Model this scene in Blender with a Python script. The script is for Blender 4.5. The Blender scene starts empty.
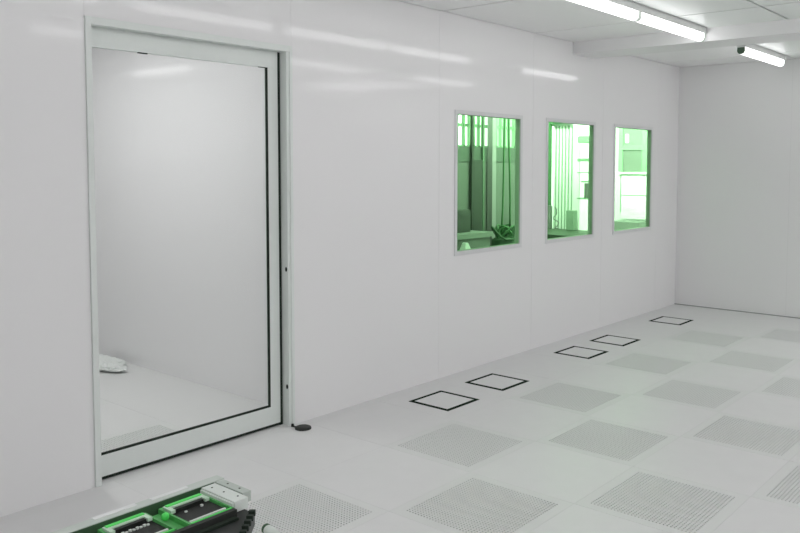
import bpy, bmesh, math, random
from mathutils import Vector, Matrix
random.seed(4)
S = bpy.context.scene
COL = S.collection
PI = math.pi

# ------------------------------------------------------------------ materials
def mat(name, col, rough=.5, spec=.5, metal=0., noise=None, bump=None, coat=0.):
    m = bpy.data.materials.new(name); m.use_nodes = True
    nt = m.node_tree; b = nt.nodes['Principled BSDF']
    b.inputs['Base Color'].default_value = (*col, 1)
    b.inputs['Roughness'].default_value = rough
    b.inputs['Specular IOR Level'].default_value = spec
    b.inputs['Metallic'].default_value = metal
    b.inputs['Coat Weight'].default_value = coat
    if noise or bump:
        tc = nt.nodes.new('ShaderNodeTexCoord')
    if noise:
        sc, amt = noise
        n = nt.nodes.new('ShaderNodeTexNoise'); n.inputs['Scale'].default_value = sc
        n.inputs['Detail'].default_value = 4
        r = nt.nodes.new('ShaderNodeMix'); r.data_type = 'RGBA'
        r.inputs[6].default_value = (*[c*(1-amt) for c in col], 1)
        r.inputs[7].default_value = (*[min(1, c*(1+amt)) for c in col], 1)
        nt.links.new(tc.outputs['Object'], n.inputs['Vector'])
        nt.links.new(n.outputs['Fac'], r.inputs[0])
        nt.links.new(r.outputs[2], b.inputs['Base Color'])
    if bump:
        sc, st, dist = bump
        n2 = nt.nodes.new('ShaderNodeTexNoise'); n2.inputs['Scale'].default_value = sc
        n2.inputs['Detail'].default_value = 1
        bp = nt.nodes.new('ShaderNodeBump'); bp.inputs['Strength'].default_value = st
        bp.inputs['Distance'].default_value = dist
        nt.links.new(tc.outputs['Object'], n2.inputs['Vector'])
        nt.links.new(n2.outputs['Fac'], bp.inputs['Height'])
        nt.links.new(bp.outputs['Normal'], b.inputs['Normal'])
    return m

def emit(name, col, strength):
    m = bpy.data.materials.new(name); m.use_nodes = True
    nt = m.node_tree; nt.nodes.clear()
    o = nt.nodes.new('ShaderNodeOutputMaterial'); e = nt.nodes.new('ShaderNodeEmission')
    e.inputs[0].default_value = (*col, 1); e.inputs[1].default_value = strength
    nt.links.new(e.outputs[0], o.inputs[0]); return m

def glass(name, tint, refl=.04, rough=.0):
    m = bpy.data.materials.new(name); m.use_nodes = True
    nt = m.node_tree; nt.nodes.clear()
    o = nt.nodes.new('ShaderNodeOutputMaterial'); t = nt.nodes.new('ShaderNodeBsdfTransparent')
    g = nt.nodes.new('ShaderNodeBsdfGlossy'); mx = nt.nodes.new('ShaderNodeMixShader')
    t.inputs[0].default_value = (*tint, 1); g.inputs['Roughness'].default_value = rough
    f = nt.nodes.new('ShaderNodeLayerWeight'); f.inputs[0].default_value = .12
    k = nt.nodes.new('ShaderNodeMath'); k.operation = 'MULTIPLY'; k.inputs[1].default_value = refl*6
    nt.links.new(f.outputs['Fresnel'], k.inputs[0]); nt.links.new(k.outputs[0], mx.inputs[0])
    nt.links.new(t.outputs[0], mx.inputs[1]); nt.links.new(g.outputs[0], mx.inputs[2])
    nt.links.new(mx.outputs[0], o.inputs[0]); return m

M = dict(
 wall=mat('white_wall_panel', (.88,.88,.88), .075, .33, bump=(1.0,.02,.05)),
 wall_back=mat('white_wall_panel_far', (.87,.87,.87), .25, .3),
 joint=mat('grey_panel_joint', (.74,.745,.74), .6),
 bseal=mat('baseboard_seal', (.36,.37,.36), .6),
 floor=mat('pale_floor_tile', (.74,.745,.74), .38, .35, noise=(9,.025)),
 perf=mat('perforated_floor_tile', (.725,.74,.725), .45, .35),
 pan=mat('grey_underfloor', (.17,.20,.17), .9, .1),
 under=mat('dark_underfloor', (.42,.44,.42), .9, .1),
 ceil=mat('white_ceiling_panel', (.95,.95,.95), .4, .4),
 filt=mat('ceiling_filter_mesh', (.86,.90,.87), .35, .4),
 gap=mat('ceiling_seam', (.05,.065,.05), .8, .2),
 beam=mat('white_beam', (.86,.86,.86), .4, .4),
 alu=mat('pale_aluminium', (.785,.83,.80), .35, .5, noise=(40,.02)),
 rail=mat('rail_grey_green', (.60,.66,.61), .35, .5),
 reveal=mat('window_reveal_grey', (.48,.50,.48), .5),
 winframe=mat('window_frame_white', (.72,.73,.73), .35, .5),
 rubber=mat('black_rubber', (.012,.022,.014), .6, .3),
 black=mat('black_plastic', (.014,.017,.015), .45, .4, noise=(60,.2)),
 puck=mat('black_puck', (.02,.024,.02), .55, .4),
 card=mat('charcoal_card', (.026,.029,.026), .6, .4, noise=(50,.25)),
 darkgreen=mat('dark_green_metal', (.055,.12,.06), .5, .4),
 green=mat('green_module', (.09,.80,.13), .4, .5),
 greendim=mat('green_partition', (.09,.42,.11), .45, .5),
 greenpale=mat('pale_green_bracket', (.60,.80,.62), .4, .5),
 whiteplate=mat('white_plate', (.74,.80,.75), .35, .5),
 label=mat('white_label', (.85,.87,.86), .5, .4),
 pin=mat('white_pins', (.75,.8,.75), .5, .4),
 clearplate=mat('frosted_plate', (.50,.56,.51), .3, .5),
 plastic_bag=mat('white_plastic_sheet', (.82,.85,.83), .35, .5),
 lamp_white=mat('lamp_housing', (.80,.82,.80), .4),
 lamp_cap=mat('lamp_cap', (.62,.68,.63), .4),
 lamp_cap_unlit=mat('lamp_cap_shaded', (.10,.17,.11), .5),  # darker copy of the cap colour, for an end that gets no light
 tube=emit('lit_diffuser', (1.,.985,1.), 2.7),
 doorglass=glass('door_glass', (.985,.992,.985), .05),
 winglass=glass('green_window_glass', (.735,.965,.735), .05),
 hgrey=mat('hall_grey', (.13,.14,.13), .6),
 hdark=mat('hall_dark_grey', (.05,.06,.05), .6),
 hpanel=mat('hall_partition_panel', (.15,.17,.15), .6, noise=(3,.05)),
 hpanel2=mat('hall_partition_band', (.10,.13,.105), .6),
 hwhite=mat('hall_white', (.82,.83,.82), .5),
 hpost=mat('hall_post_grey', (.30,.30,.30), .6),
 hstrip2=mat('hall_curtain_shade_overlap', (.26,.36,.27), .4),  # colour of alternate strips carries the curtain's shading and overlaps
 hbar=mat('hall_bar_green', (.20,.33,.21), .5),
 hlight=mat('hall_light_grey', (.17,.19,.17), .6),
 hmid=mat('hall_mid_green', (.21,.29,.215), .5),
 hcarton=mat('hall_carton_green', (.22,.31,.23), .6),
 hcounter=mat('hall_counter_green', (.03,.06,.03), .5),
 greenpost=mat('hall_dark_green', (.06,.16,.07), .5),
 bagmid=mat('mid_green_cable', (.045,.15,.05), .5),
 hstrip=mat('hall_curtain_strip', (.80,.82,.80), .4),
 hgreen=mat('hall_green_grey', (.12,.19,.125), .6),
 hframe=mat('hall_pale_green', (.24,.38,.25), .5),
 hbench=mat('hall_bench', (.24,.27,.24), .5),
 hfloor=mat('hall_floor', (.45,.47,.45), .6),
 bagdark=mat('dark_green_bundle', (.03,.09,.035), .55),
)
b_ = M['lamp_cap'].node_tree.nodes['Principled BSDF']
b_.inputs['Emission Color'].default_value = (.92,1,.93,1); b_.inputs['Emission Strength'].default_value = .12  # added emission stands in for tube light through the caps
M['seal'] = mat('hatch_seal_black', (.008,.022,.010), .8, .08)

# ------------------------------------------------------------------ mesh helpers
class MB:
    def __init__(s): s.bm = bmesh.new(); s.mats = []
    def mi(s, m):
        if m is None: return 0
        if m not in s.mats: s.mats.append(m)
        return s.mats.index(m)
    def box(s, a, b, m=None, bev=0., seg=2):
        a, b = [min(a[i], b[i]) for i in range(3)], [max(a[i], b[i]) for i in range(3)]
        t = bmesh.new(); bmesh.ops.create_cube(t, size=1)
        for v in t.verts:
            v.co = Vector([(a[i]+b[i])/2 + v.co[i]*(b[i]-a[i]) for i in range(3)])
        if bev: bmesh.ops.bevel(t, geom=t.edges[:], offset=bev, segments=seg, affect='EDGES', profile=.5)
        return s.merge(t, m)
    def merge(s, t, m=None, mtx=None):
        k = s.mi(m); mp = {}
        for v in t.verts: mp[v] = s.bm.verts.new(mtx @ v.co if mtx else v.co)
        for f in t.faces:
            try: g = s.bm.faces.new([mp[v] for v in f.verts]); g.material_index = k; g.smooth = f.smooth
            except ValueError: pass
        t.free(); return s
    def quad(s, pts, m=None):
        f = s.bm.faces.new([s.bm.verts.new(p) for p in pts]); f.material_index = s.mi(m); return s
    def prism(s, poly, z0, z1, m=None, bev=0.):
        t = bmesh.new(); vs = [t.verts.new((x, y, z0)) for x, y in poly]
        f = t.faces.new(vs); r = bmesh.ops.extrude_face_region(t, geom=[f])
        for e in r['geom']:
            if isinstance(e, bmesh.types.BMVert): e.co.z = z1
        bmesh.ops.recalc_face_normals(t, faces=t.faces[:])
        if bev: bmesh.ops.bevel(t, geom=t.edges[:], offset=bev, segments=2, affect='EDGES')
        return s.merge(t, m)
    def lathe(s, prof, c=(0,0,0), m=None, n=32, mtx=None):
        t = bmesh.new(); rings = []
        for r, z in prof:
            rings.append([t.verts.new((r*math.cos(2*PI*k/n), r*math.sin(2*PI*k/n), z)) for k in range(n)] if r > 1e-6 else [t.verts.new((0,0,z))])
        for A, B in zip(rings, rings[1:]):
            for k in range(n):
                q = [A[k % len(A)], A[(k+1) % len(A)], B[(k+1) % len(B)], B[k % len(B)]]
                u = []
                for v in q:
                    if v not in u: u.append(v)
                if len(u) > 2:
                    f = t.faces.new(u); f.smooth = True
        bmesh.ops.recalc_face_normals(t, faces=t.faces[:])
        T = Matrix.Translation(c)
        return s.merge(t, m, T @ mtx if mtx else T)
    def tube(s, pts, r, m=None, n=8):
        t = bmesh.new(); P = [Vector(p) for p in pts]; rings = []
        for i, p in enumerate(P):
            d = (P[min(i+1, len(P)-1)] - P[max(i-1, 0)]).normalized()
            a = d.orthogonal().normalized(); b = d.cross(a)
            if i and a.dot(pa) < 0: a = -a; b = -b
            if i:
                a = (pa - d*pa.dot(d)).normalized(); b = d.cross(a)
            pa = a
            rings.append([t.verts.new(p + r*(a*math.cos(2*PI*k/n) + b*math.sin(2*PI*k/n))) for k in range(n)])
        for A, B in zip(rings, rings[1:]):
            for k in range(n):
                f = t.faces.new([A[k], A[(k+1) % n], B[(k+1) % n], B[k]]); f.smooth = True
        t.faces.new(rings[0][::-1]); t.faces.new(rings[-1])
        bmesh.ops.recalc_face_normals(t, faces=t.faces[:])
        return s.merge(t, m)
    def obj(s, name, m=None, parent=None, loc=None):
        me = bpy.data.meshes.new(name); s.bm.to_mesh(me); s.bm.free()
        if m is not None:
            if not s.mats: me.materials.append(m)
        for k in s.mats: me.materials.append(k)
        o = bpy.data.objects.new(name, me); COL.objects.link(o)
        if parent: o.parent = parent
        if loc: o.location = loc
        return o

def tag(o, label, cat, group=None, kind=None):
    o['label'] = label; o['category'] = cat
    if group: o['group'] = group
    if kind: o['kind'] = kind
    return o
def thing(name, label, cat, loc=(0,0,0), group=None, kind=None):
    o = bpy.data.objects.new(name, None); o.empty_display_size = .1
    COL.objects.link(o); o.location = loc
    return tag(o, label, cat, group, kind)
def bx(a, b, m, name, parent=None, bev=0.):
    return MB().box(a, b, m, bev).obj(name, parent=parent)
def copy_tree(o):
    c = o.copy(); COL.objects.link(c)
    for ch in list(o.children):
        d = ch.copy(); COL.objects.link(d); d.parent = c
        for g in list(ch.children):
            e = g.copy(); COL.objects.link(e); e.parent = d
    return c

# ------------------------------------------------------------------ dimensions
H = 2.64                    # ceiling
YB = 5.15                   # far wall
XR, YF = 5.4, -5.6          # walls behind the photographer
TX0, TY0, P = .073, .30, .6  # floor tile grid
HT = H + .02                # wall panels run up behind the ceiling edge
WT = .045                   # wall panel thickness

# ------------------------------------------------------------------ floor
def grid(lo, hi, o, p):
    k = math.ceil((lo - o)/p + 1e-6); e = [lo]
    while o + k*p < hi - 1e-6: e.append(o + k*p); k += 1
    return e + [hi]
perf_ij = [(-2,0),(0,0),(2,0),(4,0),(6,0),(-1,1),(1,1),(3,1),(5,1),(7,1),(0,2),(2,2),(4,2),(1,3)]
perf_c = [(TX0+.9+P*j, P*i) for i, j in perf_ij]
back_c = [(-.36,-1.136),(-1.56,-1.136)]
def floor_mesh(x0, x1, y0, y1, ox, oy, holes, g=.0004):
    mb = MB()
    X = grid(x0, x1, ox, P); Y = grid(y0, y1, oy, P)
    for i in range(len(X)-1):
        for j in range(len(Y)-1):
            cx, cy = (X[i]+X[i+1])/2, (Y[j]+Y[j+1])/2
            if any(abs(cx-h[0]) < .05 and abs(cy-h[1]) < .05 for h in holes): continue
            mb.box((X[i]+g, Y[j]+g, -.03), (X[i+1]-g, Y[j+1]-g, 0), M['floor'])
    mb.quad([(x0,y0,-.03),(x1,y0,-.03),(x1,y1,-.03),(x0,y1,-.03)], M['under'])
    return mb
fl = floor_mesh(-.06, XR, YF, YB, TX0, TY0, perf_c).obj('floor')
tag(fl, 'pale grey raised floor of square tiles', 'floor', kind='structure')
fb = floor_mesh(-5.6, -.06, -4.6, -.10, -.06, -.836, back_c).obj('floor_passage')
tag(fb, 'pale tiled floor seen through the glass door', 'floor', kind='structure')

# one perforated tile: real round holes in a plate above a grey pan
def perf_mesh(n=30, ext=.502, half=P/2-.0004, th=.003, seg=8):
    bm = bmesh.new(); pit = ext/n; r = pit*.29
    vs = {}
    def V(x, y, z=0.):
        k = (round(x,5), round(y,5), round(z,5))
        if k not in vs: vs[k] = bm.verts.new((x, y, z))
        return vs[k]
    h = pit/2
    for i in range(n):
        for j in range(n):
            cx, cy = -ext/2+pit*(i+.5), -ext/2+pit*(j+.5)
            out = [(h,0),(h,h),(0,h),(-h,h),(-h,0),(-h,-h),(0,-h),(h,-h)]
            inn = [(r*math.cos(PI/4*k), r*math.sin(PI/4*k)) for k in range(8)]
            for k in range(8):
                a, b = out[k], out[(k+1) % 8]; c, d = inn[(k+1) % 8], inn[k]
                bm.faces.new([V(cx+a[0],cy+a[1]), V(cx+b[0],cy+b[1]), V(cx+c[0],cy+c[1]), V(cx+d[0],cy+d[1])])
                f = bm.faces.new([V(cx+d[0],cy+d[1]), V(cx+c[0],cy+c[1]), V(cx+c[0],cy+c[1],-th), V(cx+d[0],cy+d[1],-th)])
                f.material_index = 0
    e = ext/2
    def q(pts, mi=0):
        f = bm.faces.new([bm.verts.new(p) for p in pts]); f.material_index = mi
    for x0,x1,y0,y1 in ((-half,half,-half,-e),(-half,half,e,half),(-half,-e,-e,e),(e,half,-e,e)):
        q([(x0,y0,0),(x1,y0,0),(x1,y1,0),(x0,y1,0)])
    # sides and pan
    for (ax,ay),(bx_,by_) in (((-half,-half),(half,-half)),((half,-half),(half,half)),((half,half),(-half,half)),((-half,half),(-half,-half))):
        q([(ax,ay,-.0295),(bx_,by_,-.0295),(bx_,by_,0),(ax,ay,0)])
    q([(-half,-half,-.0295),(half,-half,-.0295),(half,half,-.0295),(-half,half,-.0295)], 1)
    q([(-half,-half,-.012),(half,-half,-.012),(half,half,-.012),(-half,half,-.012)], 1)
    me = bpy.data.meshes.new('perforated_floor_tile'); bm.to_mesh(me); bm.free()
    me.materials.append(M['perf']); me.materials.append(M['pan']); return me
pm = perf_mesh()
perf_labels = {
 (-2,0):'perforated floor tile beside the dark instrument, cut by bottom edge of photo',
 (0,0):'perforated floor tile in front of the nearest dark-edged hatch',
 (2,0):'perforated floor tile right of the second dark-edged hatch from the door',
 (4,0):'perforated floor tile beside the close pair of dark-edged hatches in the distance',
 (6,0):'perforated floor tile just in front of the farthest dark-edged hatch',
 (-1,1):'large perforated floor tile at bottom centre of the photo',
 (1,1):'perforated floor tile in the middle of the floor, second in the row behind the bottom centre one',
 (3,1):'perforated floor tile third in the row leading back from bottom centre',
 (5,1):'perforated floor tile fourth in the row leading back from bottom centre',
 (7,1):'perforated floor tile farthest back, cut by right edge near the far wall',
 (0,2):'large perforated floor tile nearest on the lower right, whole but for its bottom tip',
 (2,2):'perforated floor tile on the right whose near corner almost touches the right edge',
 (4,2):'perforated floor tile cut in half by right edge halfway back',
 (1,3):'perforated floor tile of which only a corner shows at lower right edge'}
for (i, j), c in zip(perf_ij, perf_c):
    o = bpy.data.objects.new('perforated_floor_tile', pm); COL.objects.link(o); o.location = (c[0], c[1], 0)
    tag(o, perf_labels[(i, j)], 'floor tile', 'perforated floor tiles')
for c, l in zip(back_c, ('perforated floor tile just behind the bottom rail of the glass door',
                         'perforated floor tile deeper behind the glass door by its left jamb')):
    o = bpy.data.objects.new('perforated_floor_tile', pm); COL.objects.link(o); o.location = (c[0], c[1], 0)
    tag(o, l, 'floor tile', 'perforated floor tiles')

# floor hatches with dark seals
def hatch():
    t = thing('floor_hatch', '', 'floor hatch')
    e, w = .166, .027
    mb = MB()
    mb.box((-e,-e,0),(e,-e+w,.0022)); mb.box((-e,e-w,0),(e,e,.0022))
    mb.box((-e,-e+w,0),(-e+w,e-w,.0022)); mb.box((e-w,-e+w,0),(e,e-w,.0022))
    mb.obj('seal', M['seal'], t)['label'] = 'black rubber seal around the hatch'
    bx((-e+w,-e+w,0),(e-w,e-w,.002), M['floor'], 'panel', t)
    return t
hl = ['dark-edged square floor hatch nearest the glass door',
      'dark-edged square floor hatch second from the glass door',
      'dark-edged square floor hatch third from the door, nearer one of the middle pair',
      'dark-edged square floor hatch fourth from the door, farther one of the middle pair',
      'dark-edged square floor hatch farthest away, near the room corner']
h0 = hatch()
for k, y in enumerate((.584,1.184,2.384,2.984,4.184)):
    o = h0 if k == 0 else copy_tree(h0)
    o.location = (.379, y, 0); tag(o, hl[k], 'floor hatch', 'dark-edged floor hatches')

# ------------------------------------------------------------------ left wall with its openings
WIN = [(1.170,2.028),(2.418,3.244),(3.640,4.475)]
WZ0, WZ1 = .895, 1.942
DO = (-1.6,-.37,2.235)
def wall_left():
    mb = MB(); g = .0009
    seams = [YF,-4.0,-2.8,-1.6,-.37,.98,2.2,3.405,4.62,YB]
    def panel(y0, y1, z0, z1):
        mb.box((-WT, y0+g, z0), (0, y1-g, z1), M['wall'])
    for a, b in zip(seams, seams[1:]):
        w = [q for q in WIN if a < q[0] and q[1] < b]
        if (a, b) == (-1.6,-.37):
            panel(a, b, DO[2], HT)
        elif w:
            w = w[0]
            mb.box((-WT, a+g, 0), (0, w[0], HT), M['wall']); mb.box((-WT, w[1], 0), (0, b-g, HT), M['wall'])
            mb.box((-WT, w[0], 0), (0, w[1], WZ0), M['wall']); mb.box((-WT, w[0], WZ1), (0, w[1], HT), M['wall'])
        else: panel(a, b, 0, HT)
        if b < YB: mb.box((-.012, b-g, 0 if b not in (-1.6,-.37) else DO[2]), (-.0012, b+g, HT), M['joint'])
    return mb.obj('wall_left')
tag(wall_left(), 'glossy white panelled wall with glass door and three windows', 'wall', kind='structure')
mb = MB()
for a, b in ((-.06,1.2),(1.2,2.4),(2.4,3.6),(3.6,4.8),(4.8,XR)):
    mb.box((a+.001, YB, 0), (b-.001, YB+.06, HT), M['wall_back'])
    mb.box((b-.001, YB+.001, 0), (b+.001, YB+.02, HT), M['joint'])
tag(mb.obj('wall_back'), 'plain white far wall at the end of the room', 'wall', kind='structure')
tag(bx((0,YB-.012,0),(XR,YB,.008), M['bseal'], 'baseboard_back'), 'thin grey seal strip along the foot of the far wall', 'baseboard', kind='structure')
tag(bx((XR,YF,0),(XR+.06,YB,HT), M['wall_back'], 'wall_right'), 'white wall on the right, outside the photo', 'wall', kind='structure')
tag(bx((-.06,YF-.06,0),(XR,YF,HT), M['wall_back'], 'wall_front'), 'white wall behind the photographer', 'wall', kind='structure')

# ------------------------------------------------------------------ ceiling
mb = MB(); g = .010
CX = [0,1.215,1.83,2.44,3.66,4.27,XR]; CY = [YF,-3.9,-2.68,-1.46,-.22,1.0,2.215,2.83,3.21,4.66,YB]
filters = []
for i in range(len(CX)-1):
    for j in range(len(CY)-1):
        x0,x1,y0,y1 = CX[i],CX[i+1],CY[j],CY[j+1]
        if (y0,y1) == (2.83,3.21): continue
        if y1-y0 > .4 and ((i == 1 and y0 >= 1) or (i == 2 and 1 <= y0 < 3)): filters.append((x0,x1,y0,y1)); continue
        gy1 = .010 if y1 == YB else g
        mb.box((x0+(.011 if i == 0 else g), y0+(0 if y0==3.21 else g), H), (x1-g, y1-(0 if y1==2.83 else gy1), H+.02), M['ceil'])
mb.box((-.06,YF,H+.02),(XR,YB+.06,H+.05), M['gap'])
tag(mb.obj('ceiling'), 'white panelled ceiling with grey seams', 'ceiling', kind='structure')
def flabel(x0, y0):
    col = 'beside the lamp row' if x0 < 1.5 else 'one column right of the lamp row'
    row = {1.0:'second back from the beam',2.215:'touching the near side of the beam',3.21:'touching the far side of the beam',4.66:'against the far wall'}[y0]
    return 'pale ceiling filter panel %s, %s' % (col, row)
for (x0,x1,y0,y1) in filters:
    m = MB().box((x0+g,y0+(g if y0 != 3.21 else 0),H),(x1-g,y1-(g if y1 != 2.83 else 0),H+.02), M['filt'])
    tag(m.obj('ceiling_filter_panel'), flabel(x0,y0), 'ceiling panel', 'ceiling filter panels')
tag(bx((0,2.83,2.535),(XR,3.21,H+.02), M['beam'], 'trim_1', bev=.003), 'white boxed beam crossing the ceiling', 'beam', kind='structure')

# ------------------------------------------------------------------ lamps
def lamp(L):
    t = thing('ceiling_lamp', '', 'ceiling lamp')
    bx((-.040,0,-.045),(.040,L,0), M['lamp_white'], 'housing', t)
    def prof(s): 
        pts = [(-.031*s,-.045),( .031*s,-.045)]
        for k in range(13):
            a = -PI*k/12
            pts.append((.033*s*math.cos(a), -.070 + .034*s*math.sin(a)))
        return pts
    def ext(y0, y1, m, name, s=1.):
        tb = bmesh.new(); vs = [tb.verts.new((x, y0, z)) for x, z in prof(s)]
        f = tb.faces.new(vs); r = bmesh.ops.extrude_face_region(tb, geom=[f])
        for e in r['geom']:
            if isinstance(e, bmesh.types.BMVert): e.co.y = y1
        bmesh.ops.recalc_face_normals(tb, faces=tb.faces[:])
        mb = MB(); mb.merge(tb, m); return mb.obj(name, parent=t)
    ext(.022, L-.03, M['tube'], 'diffuser')['label'] = 'glowing white diffuser tube'
    ext(0, .022, M['lamp_cap'], 'end_cap', .99)['label'] = 'pale end cap'
    ext(L-.03, L, M['lamp_cap'], 'end_cap', .99)['label'] = 'pale end cap'
    return t
l0 = lamp(1.155)
XA, XB2 = 1.170, 2.62
rows = [(XA,.517,'long ceiling lamp tube, nearer of the two joined end to end before the beam'),
        (XA,1.672,'long ceiling lamp tube ending just before the white ceiling beam'),
        (XA,3.72,'short-looking ceiling lamp tube beyond the beam near the far wall'),
        (XA,-.72,'ceiling lamp tube in the left row over the glass door'),
        (XA,-2.05,'ceiling lamp tube in the left row over the instrument'),
        (XA,-3.38,'ceiling lamp tube added for more light in the left row beside the photographer'),  # this and the next three: unseen lamps added to brighten the room
        (XB2,-3.38,'ceiling lamp tube added for more light in the right row above the photographer'),
        (XA,-4.7,'ceiling lamp tube added for more light in the left row behind the photographer'),
        (XB2,-4.7,'ceiling lamp tube added for more light in the right row behind the photographer'),
        (XB2,.53,'ceiling lamp tube in the right row beside the first window'),
        (XB2,1.69,'ceiling lamp tube in the right row just before the beam'),
        (XB2,3.62,'ceiling lamp tube in the right row beyond the beam'),
        (XB2,-.72,'ceiling lamp tube in the right row opposite the glass door'),
        (XB2,-2.05,'ceiling lamp tube in the right row ahead of the photographer')]
for k, (x, y, l) in enumerate(rows):
    o = l0 if k == 0 else copy_tree(l0)
    o.location = (x, y, H); tag(o, l, 'ceiling lamp', 'tubular ceiling lamps')
    if k == 2:
        e = [c for c in o.children if c.name.startswith('end_cap')][0]
        e.data = e.data.copy(); e.data.materials[0] = M['lamp_cap_unlit']; e['label'] = 'end cap coloured dark green for its unlit side'

# ------------------------------------------------------------------ windows in the left wall
def rect_frame(mb, y0, y1, z0, z1, w, xa, xb, m, bev=0.):
    mb.box((xa,y0,z0),(xb,y1,z0+w), m, bev); mb.box((xa,y0,z1-w),(xb,y1,z1), m, bev)
    mb.box((xa,y0,z0+w),(xb,y0+w,z1-w), m, bev); mb.box((xa,y1-w,z0+w),(xb,y1,z1-w), m, bev)
wl = ['window nearest the glass door with green-tinted view into the dim hall',
      'middle window with green-tinted view of a bright striped curtain',
      'window nearest the far wall with green-tinted view of a bright cabinet']
for k, (y0, y1) in enumerate(WIN):
    t = thing('window_%d' % (k+1), wl[k], 'window', (0,(y0+y1)/2,WZ0), kind='structure')
    yc = (y0+y1)/2
    mb = MB(); a, b = y0-yc, y1-yc; h = WZ1-WZ0
    rect_frame(mb, a-.014, b+.014, -.014, h+.014, .030, .0, .006, M['winframe'], .0015)
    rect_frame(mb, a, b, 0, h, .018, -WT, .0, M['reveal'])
    mb.obj('window_frame', parent=t)
    bx((-.010, a+.016, .016), (-.004, b-.016, h-.016), M['winglass'], 'glass_pane', t)['label'] = 'green-tinted glass pane'

# ------------------------------------------------------------------ sliding glass door
d = thing('door_1', 'large sliding glass door in pale aluminium frame', 'door', (0,-1.0,0), kind='structure')
def Y(y): return y + 1.0
mb = MB()
mb.box((-WT,Y(-1.6),0),(.010,Y(-1.571),DO[2]), M['alu'], .001)
mb.box((-WT,Y(-.391),0),(.010,Y(-.37),DO[2]), M['alu'], .001)
mb.box((-.09,Y(-.410),0),(.004,Y(-.391),2.20), M['alu'], .001)
mb.box((-WT,Y(-1.571),2.200),(.010,Y(-.391),DO[2]), M['alu'], .001)
mb.obj('door_frame', parent=d)
xp0, xp1 = -.088, -.052
pan = MB()
pan.box((xp0,Y(-1.80),2.105),(xp1,Y(-.430),2.32), M['alu'], .001)
pan.box((xp0,Y(-1.80),.018),(xp1,Y(-.430),.125), M['alu'], .001)
pan.box((xp0,Y(-.500),.125),(xp1,Y(-.430),2.105), M['alu'], .001)
pan.box((xp0,Y(-1.80),.125),(xp1,Y(-1.73),2.105), M['alu'], .001)
pan = pan.obj('door_panel', parent=d)
bx((xp0+.014,Y(-1.735),.120),(xp0+.022,Y(-.495),2.11), M['doorglass'], 'glass_pane', pan)['label'] = 'clear glass pane'
gk = MB()
gk.box((xp1-.012,Y(-.512),.125),(xp1-.002,Y(-.500),2.105), M['rubber'])
gk.box((xp1-.012,Y(-1.73),.125),(xp1-.002,Y(-.500),.136), M['rubber'])
gk.box((xp1-.012,Y(-.56),2.1015),(xp1-.002,Y(-.500),2.105), M['rubber'])
gk.box((xp1-.012,Y(-1.30),2.100),(xp1-.002,Y(-1.25),2.105), M['rubber'])
gk.obj('gasket', parent=pan)['label'] = 'black rubber gasket round the glass'
sl = MB()
sl.box((xp0+.004,Y(-.430),.0),(xp1-.003,Y(-.4105),2.2), M['rubber'])
sl.box((xp0+.004,Y(-1.80),.003),(xp1-.003,Y(-.430),.018), M['rubber'])
sl.obj('door_seal', parent=d)['label'] = 'black seal strip down the closing edge and under the door'
for z in (.935,.235):
    mb = MB()
    mb.lathe([(0,.0),(.009,.0),(.009,.0025),(.0,.0025)], m=M['rubber'], n=16, mtx=Matrix.Rotation(PI/2,4,'X'))
    for v in mb.bm.verts: v.co.z *= 1.5
    mb.obj('strike_hole', parent=d, loc=(-.012,Y(-.410),z))['label'] = 'small dark latch hole in the jamb'

# door stop on the floor
t = thing('door_stop', 'round black rubber door stop on the floor by the door jamb', 'door stop', (.100,-.387,0))
MB().lathe([(0,.015),(.022,.0148),(.038,.0135),(.046,.010),(.048,.004),(.048,0),(0,0)], m=M['puck']).obj('puck', parent=t)
mb = MB(); mb.box((-.075,-.024,.0),(-.03,-.008,.006), M['puck'], .002)
mb.lathe([(0,.018),(.008,.016),(.009,0),(0,0)], c=(-.075,-.016,0), m=M['puck'], n=16)
mb.obj('fixing_tab', parent=t)

# ------------------------------------------------------------------ passage behind the glass door
tag(bx((-5.6,-.21,.0),(-.06,-.10,H), M['wall_back'], 'wall_passage_right'), 'white side wall seen through the glass door', 'wall', kind='structure')
M['pass'] = mat('passage_wall_gloss', (.87,.865,.875), .10, .3)
bpy.data.objects['wall_passage_right'].data.materials[0] = M['pass']
tag(bx((-5.66,-4.6,0),(-5.6,-.10,H), M['wall_back'], 'wall_passage_left'), 'white end wall of the passage behind the door', 'wall', kind='structure')
tag(bx((-5.6,-4.66,0),(-.06,-4.6,H), M['wall_back'], 'wall_passage_front'), 'white wall of the passage, hidden by the room wall', 'wall', kind='structure')
tag(bx((-5.6,-4.6,H),(-.06,-.10,H+.05), M['ceil'], 'ceiling_passage'), 'white ceiling of the passage behind the door', 'ceiling', kind='structure')
for (x, y, l) in ((-3.75,-1.9,'ceiling lamp tube in the passage, mirrored at the top of the glass door'),
                  (-2.6,-3.6,'unseen lamp tube added to brighten the passage, along its far side'),  # this lamp and the next are unseen, added to light the passage
                  (-.6,-3.6,'unseen lamp tube added to brighten the passage, close to the room wall')):
    o = copy_tree(l0); o.location = (x, y, H); o.rotation_euler = (0,0,PI/2)
    tag(o, l, 'ceiling lamp', 'tubular ceiling lamps')

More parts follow.
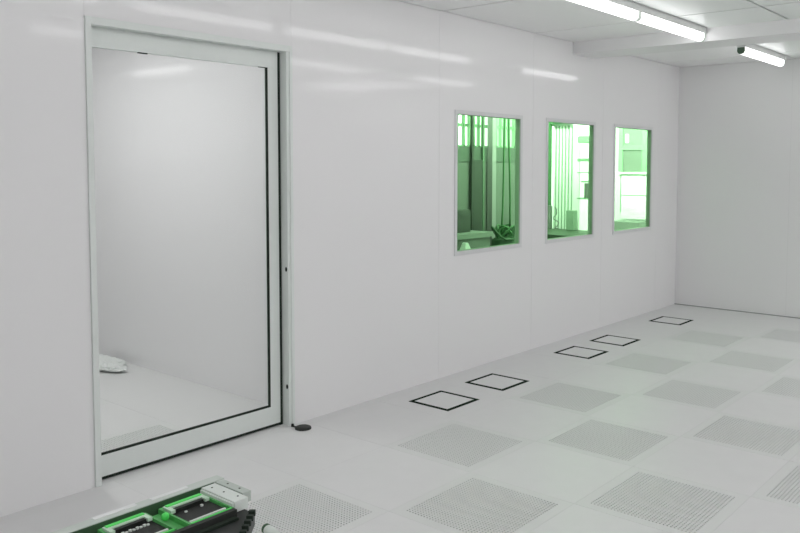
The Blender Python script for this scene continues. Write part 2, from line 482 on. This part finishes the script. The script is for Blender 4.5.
# crumpled plastic sheet
bm = bmesh.new(); bmesh.ops.create_icosphere(bm, subdivisions=5, radius=1)
from mathutils import noise
for v in bm.verts:
    p = v.co.copy()
    n1 = noise.noise(Vector((p.x*1.6, p.y*1.6, p.z*1.6+4)))
    n2 = abs(noise.noise(Vector((p.x*3.6+7, p.y*3.6, p.z*3.6))))
    n3 = abs(noise.noise(Vector((p.x*8+3, p.y*8, p.z*8))))
    r = 1 + .30*n1 - .28*n2 - .07*n3
    v.co = Vector((p.x*r*.33, p.y*r*.14, max(0, (p.z*r+.45)*.048)))
for f in bm.faces: f.smooth = False
mb = MB(); mb.merge(bm, M['plastic_bag'])
o = mb.obj('plastic_sheet', loc=(-2.25,-.40,.0))
tag(o, 'crumpled white plastic sheet on the floor behind the glass door', 'plastic sheet')

# ------------------------------------------------------------------ instrument at lower left
ins = thing('instrument', 'dark bench instrument with two bright green module bays at lower left', 'instrument', (2.0,-2.6,0))
ox, oy = 2.0, -2.6
def ib(a, b, m, name, parent=ins, bev=0.):
    return bx((a[0]-ox,a[1]-oy,a[2]), (b[0]-ox,b[1]-oy,b[2]), m, name, parent, bev)
def ip(poly, z0, z1, m, name, parent=ins, bev=0.):
    return MB().prism([(x-ox,y-oy) for x, y in poly], z0, z1, m, bev).obj(name, parent=parent)
Z = .70
ib((1.90,-3.0,0),(2.03,-2.32,.60), M['hgrey'], 'pedestal')
ib((1.862,-3.1,.60),(2.045,-2.235,.662), M['black'], 'chassis')
ib((1.848,-3.1,.66),(1.882,-2.20,Z), M['rail'], 'side_rail', bev=.001)
ib((1.882,-3.1,.665),(1.885,-2.235,Z-.002), M['darkgreen'], 'rail_liner')['label'] = 'dark green inner face of the rail'
ib((1.8490,-2.555,Z),(1.864,-2.445,Z+.0015), M['label'], 'label_strip')['label'] = 'white label strip nearer the left edge'
ib((1.8530,-2.405,Z),(1.866,-2.30,Z+.0015), M['label'], 'label_strip')['label'] = 'white label strip above the right green bay'
def bay(x0, x1, y0, y1, pins):
    f = MB()
    def b(a, c, m): f.box((a[0]-ox,a[1]-oy,a[2]),(c[0]-ox,c[1]-oy,c[2]), m)
    zt = Z-.010; w = .006
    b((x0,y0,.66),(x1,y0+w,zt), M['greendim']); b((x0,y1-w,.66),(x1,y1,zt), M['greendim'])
    b((x0,y0+w,.66),(x0+w,y1-w,zt), M['green']); b((x1-w,y0+w,.66),(x1,y1-w,zt), M['green'])
    fr = f.obj('module_bay', parent=ins); fr['label'] = 'bright green frame of a module bay'
    ib((x0+w,y0+w,.662),(x1-w,y1-w,zt-.008), M['card'], 'circuit_card', fr)['label'] = 'charcoal card set in the bay'
    # U-shaped bracket along the far side
    u = MB()
    def c(a, e, m): u.box((a[0]-ox,a[1]-oy,a[2]),(e[0]-ox,e[1]-oy,e[2]), m)
    c((x0+w,y0+.008,zt-.004),(x0+.026,y1-.008,zt+.004), M['greenpale'])
    c((x0+.026,y0+.008,zt-.004),(x0+.045,y0+.020,zt+.004), M['greenpale'])
    c((x0+.026,y1-.020,zt-.004),(x0+.045,y1-.008,zt+.004), M['greenpale'])
    c((x0+w,y0+.014,zt+.004),(x0+.017,y1-.012,zt+.006), M['green'])
    u.obj('bracket', parent=fr)['label'] = 'pale green U-shaped bracket'
    ib((x0+.028,y0+.022,zt-.008),(x0+.040,y1-.022,zt+.002), M['black'], 'connector', fr)['label'] = 'black connector bar'
    ib((x1-.022,y0+.012,zt-.008),(x1-.016,y1-.012,zt-.002), M['pin'], 'edge_strip', fr)['label'] = 'thin white edge strip'
    n = 9 if pins else 2
    for k in range(n):
        yy = y0 + .022 + (y1-y0-.05)*(k/8. if pins else (.25+.6*k))
        hgt = .003 + .002*(k % 2)
        ib((x0+.050,yy,zt-.008),(x0+.056,yy+.006,zt-.008+hgt), M['pin'], 'pin', fr)['label'] = 'small white pin'
bay(1.903,2.040,-2.411,-2.285, False)
bay(1.897,2.034,-2.565,-2.442, True)
kn = MB(); kn.lathe([(0,.012),(.006,.011),(.009,.008),(.0095,0),(.006,-.006),(0,-.006)], m=M['green'], n=20)
kn.obj('knob', parent=ins, loc=(1.962-ox,-2.428-oy,Z-.010))['label'] = 'small bright green knob between the bays'
ib((1.905,-2.442,.662),(2.035,-2.411,.678), M['greendim'], 'bay_divider')
# end plates
ib((1.8855,-2.232,.672),(2.006,-2.206,Z), M['clearplate'], 'end_plate', bev=.001)['label'] = 'grey frosted end plate'
pl = ib((1.893,-2.280,.672),(2.036,-2.238,Z+.001), M['whiteplate'], 'cover_plate', bev=.0015); pl['label'] = 'pale cover plate with screws'
ib((1.896,-2.2855,.672),(2.034,-2.281,Z-.003), M['whiteplate'], 'plate_lip', pl)
def screws(pts, z, par):
    for x, y in pts:
        s = MB(); s.lathe([(0,.0008),(.0025,.0008),(.003,0),(0,0)], m=M['hdark'], n=12)
        s.obj('screw', parent=par, loc=(x-ox,y-oy,z))
screws([(1.915,-2.262),(1.962,-2.259),(2.012,-2.252)], Z+.001, pl)
ep = [c for c in ins.children if c.name.startswith('end_plate')][0]
screws([(1.922,-2.218),(1.972,-2.217)], Z, ep)
# black front deck with chamfered corner and toothed connector
zd = .674
ip([(2.046,-3.1),(2.046,-2.262),(2.078,-2.250),(2.165,-2.345),(2.30,-2.50),(2.30,-3.1)], zd-.03, zd, M['black'], 'front_deck')
ib((2.046,-3.1,zd),(2.060,-2.290,Z-.008), M['card'], 'deck_rail')['label'] = 'charcoal rail along the bays'
ib((2.066,-2.52,zd),(2.080,-2.300,zd+.006), M['rubber'], 'deck_slot')['label'] = 'black slotted bar on the deck'
tb = MB()
for k in range(5):
    f = k/4.
    x, y = 2.083 + f*.075, -2.262 - f*.083
    b = bmesh.new(); bmesh.ops.create_cube(b, size=1)
    T = Matrix.Translation((x-ox,y-oy,zd+.006)) @ Matrix.Rotation(math.radians(-48),4,'Z') @ Matrix.Diagonal((.011,.016,.013,1))
    tb.merge(b, M['rubber'], T)
tb.obj('toothed_connector', parent=ins)['label'] = 'row of black teeth along the slanted edge'
ip([(2.046,-3.0),(2.046,-2.275),(2.072,-2.268),(2.155,-2.36),(2.155,-3.0)], .56, zd-.03, M['alu'], 'front_skirt')

# small green capped tube lying on the floor
t = thing('capped_tube', 'small pale tube with dark green cap lying on the perforated tile', 'tube', (1.04,-1.392,.021))
t.rotation_euler = (0,0,math.radians(-12))
R90 = Matrix.Rotation(PI/2,4,'Y')
MB().lathe([(0,0),(.021,0),(.021,.07),(0,.07)], m=M['whiteplate'], n=24, mtx=R90).obj('tube_body', parent=t)
MB().lathe([(0,-.022),(.017,-.022),(.021,-.018),(.0215,0),(0,0)], m=M['bagdark'], n=24, mtx=R90).obj('cap', parent=t)

# ------------------------------------------------------------------ hall seen through the windows
HX = -2.7
st = dict(kind='structure')
tag(bx((-3.5,-.10,-.05),(-.06,9.3,0), M['hfloor'], 'floor_hall'), 'floor of the hall beyond the windows', 'floor', **st)
tag(bx((-3.5,-.10,3.2),(-.06,9.3,3.25), M['hwhite'], 'ceiling_hall'), 'ceiling of the hall beyond the windows', 'ceiling', **st)
tag(bx((-3.5,9.2,0),(-.06,9.3,3.2), M['hwhite'], 'wall_hall_back'), 'white end wall of the hall beyond the windows', 'wall', **st)
tag(bx((-.06,YB+.06,0),(0,9.2,3.2), M['hwhite'], 'wall_hall_right'), 'white side wall of the hall past the room', 'wall', **st)
mb = MB()
mb.box((HX-.1,-.10,0),(HX,6.2,1.79), M['hpanel']); mb.box((HX-.1,-.10,2.42),(HX,6.2,3.2), M['hpanel'])
mb.box((HX,-.10,1.60),(HX+.012,6.2,1.79), M['hpanel2'])
mb.box((HX-.1,-.10,1.79),(HX,4.2,2.42), M['hpanel']); mb.box((HX-.1,6.0,1.79),(HX,6.2,2.42), M['hpanel'])
mb.box((-3.5,6.2,0),(-3.4,9.2,3.2), M['hwhite']); mb.box((-3.4,6.2,0),(HX-.1,6.26,3.2), M['hwhite'])
tag(mb.obj('wall_hall_left'), 'far hall wall with green-grey panels below a bright clerestory', 'wall', **st)
mb = MB()
t = thing('window_4', 'bright barred clerestory window at the back of the dim hall', 'window', (HX-.05,5.1,1.79), kind='structure')
for y in (4.28,4.52,4.66,4.80,4.92,5.02,5.12,5.22,5.42,5.52,5.62,5.72,5.82,5.94):
    mb.box((-.03,y-5.1-.016,0),(.01,y-5.1+.016,.63), M['hbar'])
mb.box((-.03,-.9,0),(.01,.9,.02), M['hbar']); mb.box((-.03,-.9,.26),(.0,.9,.30), M['hbar'])
mb.obj('window_bars', parent=t)
for y, w, m, l in ((4.86,.035,'hdark','slim dark post second from left behind the first window'),
                   (5.10,.03,'hgreen','slim green-grey post in the middle behind the first window'),
                   (5.26,.085,'hpost','thick pale grey post behind the first window')):
    tag(bx((HX+.02,y-w/2,0),(HX+.02+w,y+w/2,3.2), M[m], 'partition_post'), l, 'post', 'posts of the hall partition')
tag(bx((HX+.02,4.89,0),(HX+.05,5.075,1.62), M['hdark'], 'tall_board'), 'dark grey upright board between posts behind the first window', 'board')
t = thing('hall_bench', 'pale long bench along the hall wall behind the first window', 'bench', (-2.4,4.0,0))
bx((-.24,-1.4,.67),(.20,.70,.725), M['hbench'], 'bench_top', t)
bx((-.24,-1.35,.0),(.17,.67,.67), M['hpanel'], 'bench_body', t)
t = thing('low_shelf', 'low green-grey shelf standing before the pale bench behind the first window', 'shelf', (-2.0,3.6,0))
bx((-.19,-.9,.50),(.19,.70,.53), M['hgreen'], 'shelf_board', t); bx((-.1,-.8,0),(-.06,.6,.50), M['hgreen'], 'shelf_support', t)
tag(bx((-2.60,4.20,.725),(-2.40,4.50,1.0), M['hdark'], 'equipment_box', bev=.01), 'dark grey box on the pale bench, left in the first window', 'box')
o = MB().prism([(-.05,-.09),(.05,-.06),(.06,.09),(-.05,.07)], 0, .14, M['hwhite'], .008)
for v in o.bm.verts: v.co.x *= 1-.6*(v.co.z/.14); v.co.y *= 1-.7*(v.co.z/.14)
o = o.obj('paper_pack', loc=(-1.93,3.78,.53))
tag(o, 'small white folded paper pack low down behind the first window', 'pack')
# hanging cables over a bin
t = thing('cable_bundle', 'dark green cables hanging into a heap, right in the first window', 'cable', (-2.22,5.0,0))
random.seed(9)
MB().lathe([(0,0),(.15,0),(.19,.42),(.18,.60),(.10,.66),(0,.67)], m=M['bagdark'], n=20).obj('bin', parent=t)
mb = MB()
for k in range(11):
    a0 = random.random()*6; r = .08+.11*random.random(); zc = .62+.12*random.random()
    pts = [(r*math.cos(a0+q*PI/8), r*math.sin(a0+q*PI/8), zc+.08*math.sin(q*PI/4+k)) for q in range(17)]
    mb.tube(pts, .013, M['bagmid'] if k % 3 else M['bagdark'])
mb.obj('coil', parent=t)
for k, (ya, yb) in enumerate(((0.0,-.09),(.015,.10))):
    pts = [(.0, ya+(yb-ya)*q/10+.008*math.sin(q), 3.19-(3.19-.66)*q/10) for q in range(11)]
    mb = MB(); mb.tube(pts, .012, M['bagmid']); mb.obj('cable', parent=t)

# middle window: strip curtain, post, rack and counter
t = thing('strip_curtain', 'bright vertical strip curtain behind the middle window', 'curtain', (-2.13,6.27,0))
bx((-.19,-.02,2.10),(.17,.02,2.14), M['hwhite'], 'curtain_rail', t)
for k in range(13):
    w_ = (.0145, .0095)[k % 2]; x = -.165 + .0255*k
    pts = [(x+w_*(1-math.cos(PI*q/8)), -.016*math.sin(PI*q/8)) for q in range(9)]
    mb = MB()
    for a, b in zip(pts, pts[1:]):
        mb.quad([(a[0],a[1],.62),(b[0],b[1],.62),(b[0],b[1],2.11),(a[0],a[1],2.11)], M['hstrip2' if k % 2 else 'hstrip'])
    o = mb.obj('strip', parent=t)
    so = o.modifiers.new('thick','SOLIDIFY'); so.thickness = .003
t = thing('dark_green_frame', 'dark green post and header framing the strip curtain, middle window', 'frame', (-2.33,6.18,0))
bx((-.04,-.02,0),(.03,.04,2.3), M['greenpost'], 'post', t); bx((.03,-.02,2.125),(.36,.02,2.3), M['greenpost'], 'header', t)
tag(bx((-1.955,6.24,0),(-1.895,6.30,3.2), M['hwhite'], 'white_post'), 'white post right of the strip curtain', 'post')
t = thing('storage_rack', 'bright storage rack right of the curtain in the middle window', 'rack', (-1.73,6.38,0))
for (x, y) in ((-.145,-.15),(.145,-.15),(-.145,.15),(.145,.15)): bx((x-.012,y-.012,0),(x+.012,y+.012,2.3), M['hwhite'], 'upright', t)
bx((-.157,.162,.0),(.157,.170,2.3), M['hwhite'], 'back_panel', t)
for z, th, m in ((1.86,.09,'hframe'),(1.61,.04,'hbar'),(1.45,.012,'hframe'),(1.095,.02,'hframe')):
    bx((-.16,-.165,z),(.16,.162,z+th), M[m], 'shelf', t)
bx((-.10,-.165,1.325),(.16,.162,1.345), M['hframe'], 'shelf', t)
tag(bx((-1.785,6.22,1.1155),(-1.62,6.45,1.315), M['hgrey'], 'storage_box', bev=.008), 'grey box on the bright rack behind the middle window', 'box')
t = thing('low_counter', 'dark green low counter below the view in the middle window', 'counter', (-1.95,5.7,0))
bx((-.43,-.45,.63),(.50,.45,.68), M['hcounter'], 'counter_top', t); bx((-.40,-.42,0),(.46,.42,.63), M['hdark'], 'counter_body', t)
tag(bx((-1.955,6.04,.68),(-1.835,6.14,.945), M['hcarton'], 'green_carton', bev=.006), 'pale green carton standing on the dark counter', 'carton')
tag(bx((-2.28,6.05,.68),(-2.22,6.13,1.0), M['hlight'], 'grey_canister', bev=.008), 'grey canister at the left end of the dark counter', 'canister')
pts = [(.035*math.sin(q*.9)+.004*q, .02*math.cos(q*1.7), .007+.29*(1-q/14.)**1.5) for q in range(15)]
tag(MB().tube(pts, .006, M['hgrey']).obj('tangled_cord', loc=(-2.17,6.10,.68)), 'tangled pale cord beside the grey canister behind the middle window', 'cord')
# tall cabinet behind the third window
t = thing('equipment_cabinet', 'tall white equipment cabinet behind the window nearest the far wall', 'cabinet', (-2.17,8.5,0))
bx((-.26,.0,.0),(.255,.6,2.4), M['hwhite'], 'carcass', t)
mb = MB()
mb.box((-.262,-.03,1.455),(-.19,0,2.4), M['hframe']); mb.box((.15,-.03,1.455),(.235,0,2.4), M['hframe'])
mb.box((-.19,-.03,1.805),(.15,0,1.88), M['hframe']); mb.box((-.19,-.03,2.16),(.15,0,2.4), M['hframe'])
mb.obj('window_surround', parent=t)
bx((-.19,-.01,1.88),(.15,0,2.16), M['hmid'], 'upper_panel', t)
bx((-.19,-.01,1.455),(.15,0,1.805), M['hlight'], 'lower_panel', t)
bx((-.15,-.02,1.92),(-.09,-.01,2.06), M['hwhite'], 'notice', t)
bx((-.265,-.06,1.42),(.255,0,1.452), M['hwhite'], 'ledge', t)
for z0, z1 in ((1.085,1.40),(.70,1.072)): bx((-.206,-.025,z0),(.25,0,z1), M['hwhite'], 'cabinet_door', t)
mb = MB(); mb.box((-.222,-.027,.80),(-.208,0,1.405), M['hbar']); mb.box((-.206,-.027,1.0725),(.25,0,1.0845), M['hbar']); mb.box((-.206,-.027,1.4005),(.25,0,1.412), M['hbar']); mb.obj('door_edge', parent=t)
tag(bx((-2.37,8.14,.0),(-1.90,8.44,.675), M['hlight'], 'floor_crate', bev=.01), 'grey crate before the white cabinet in the far window', 'crate')

# unseen area lights added to brighten the hall and its contents
def area(name, loc, sx, sy, power, d=(0,0,-1)):
    l = bpy.data.lights.new(name, 'AREA'); l.shape = 'RECTANGLE'; l.size = sx; l.size_y = sy; l.energy = power
    o = bpy.data.objects.new(name, l); COL.objects.link(o); o.location = loc
    o.rotation_euler = Vector(d).to_track_quat('-Z','Y').to_euler(); return o
area('hall_fill_light', (-1.5,4.95,3.0), 1.4, .3, 70, (-.25,1,-.55))
area('hall_fill_light', (-1.6,7.0,3.0), 1.4, .3, 88, (-.2,1,-.5))
area('hall_fill_light', (-.5,3.6,3.0), (.3), 1.2, 1.8, (-1,.4,-.7))
# fill lights added out of view to brighten the passage and the room
area('passage_fill_light', (-1.5,-1.3,2.62), 2.2, .4, 12.5)
area('room_fill_light', (4.2,-2.9,2.62), .45, 5.0, 16).data.color = (1,.975,1)
area('room_fill_light', (4.3,3.8,2.62), 1.5, 2.4, 20).data.color = (1,.965,1)

# ------------------------------------------------------------------ world, camera, view
w = bpy.data.worlds.new('World'); S.world = w; w.use_nodes = True
bg = w.node_tree.nodes['Background']; bg.inputs[0].default_value = (.95,1,.96,1); bg.inputs[1].default_value = 2.6

cam = bpy.data.cameras.new('Camera'); co = bpy.data.objects.new('Camera', cam); COL.objects.link(co)
F, YAW, PIT, ROL = 809.8944, -.6811, -.0617, .0038
PX, PY = 447.678, 215.403
cam.sensor_fit = 'HORIZONTAL'; cam.sensor_width = 36; cam.lens = F*36/800
cam.shift_x = (400-PX)/800; cam.shift_y = (PY-266.5)/800
f = Vector((math.sin(YAW)*math.cos(PIT), math.cos(YAW)*math.cos(PIT), math.sin(PIT)))
r = Vector((math.cos(YAW), -math.sin(YAW), 0)); u = r.cross(f)
r2 = math.cos(ROL)*r + math.sin(ROL)*u; u2 = -math.sin(ROL)*r + math.cos(ROL)*u
co.matrix_world = Matrix(((r2.x,u2.x,-f.x,3.7042),(r2.y,u2.y,-f.y,-3.4902),(r2.z,u2.z,-f.z,1.5489),(0,0,0,1)))
cam.clip_start = .05
S.camera = co
S.view_settings.view_transform = 'Standard'; S.view_settings.look = 'None'
S.view_settings.exposure = .87; S.view_settings.gamma = 1; S.view_settings.use_curve_mapping = False
S.cycles.max_bounces = 10; S.cycles.diffuse_bounces = 6; S.cycles.transparent_max_bounces = 12
S.cycles.use_denoising = True
S.cycles.sample_clamp_indirect = 4
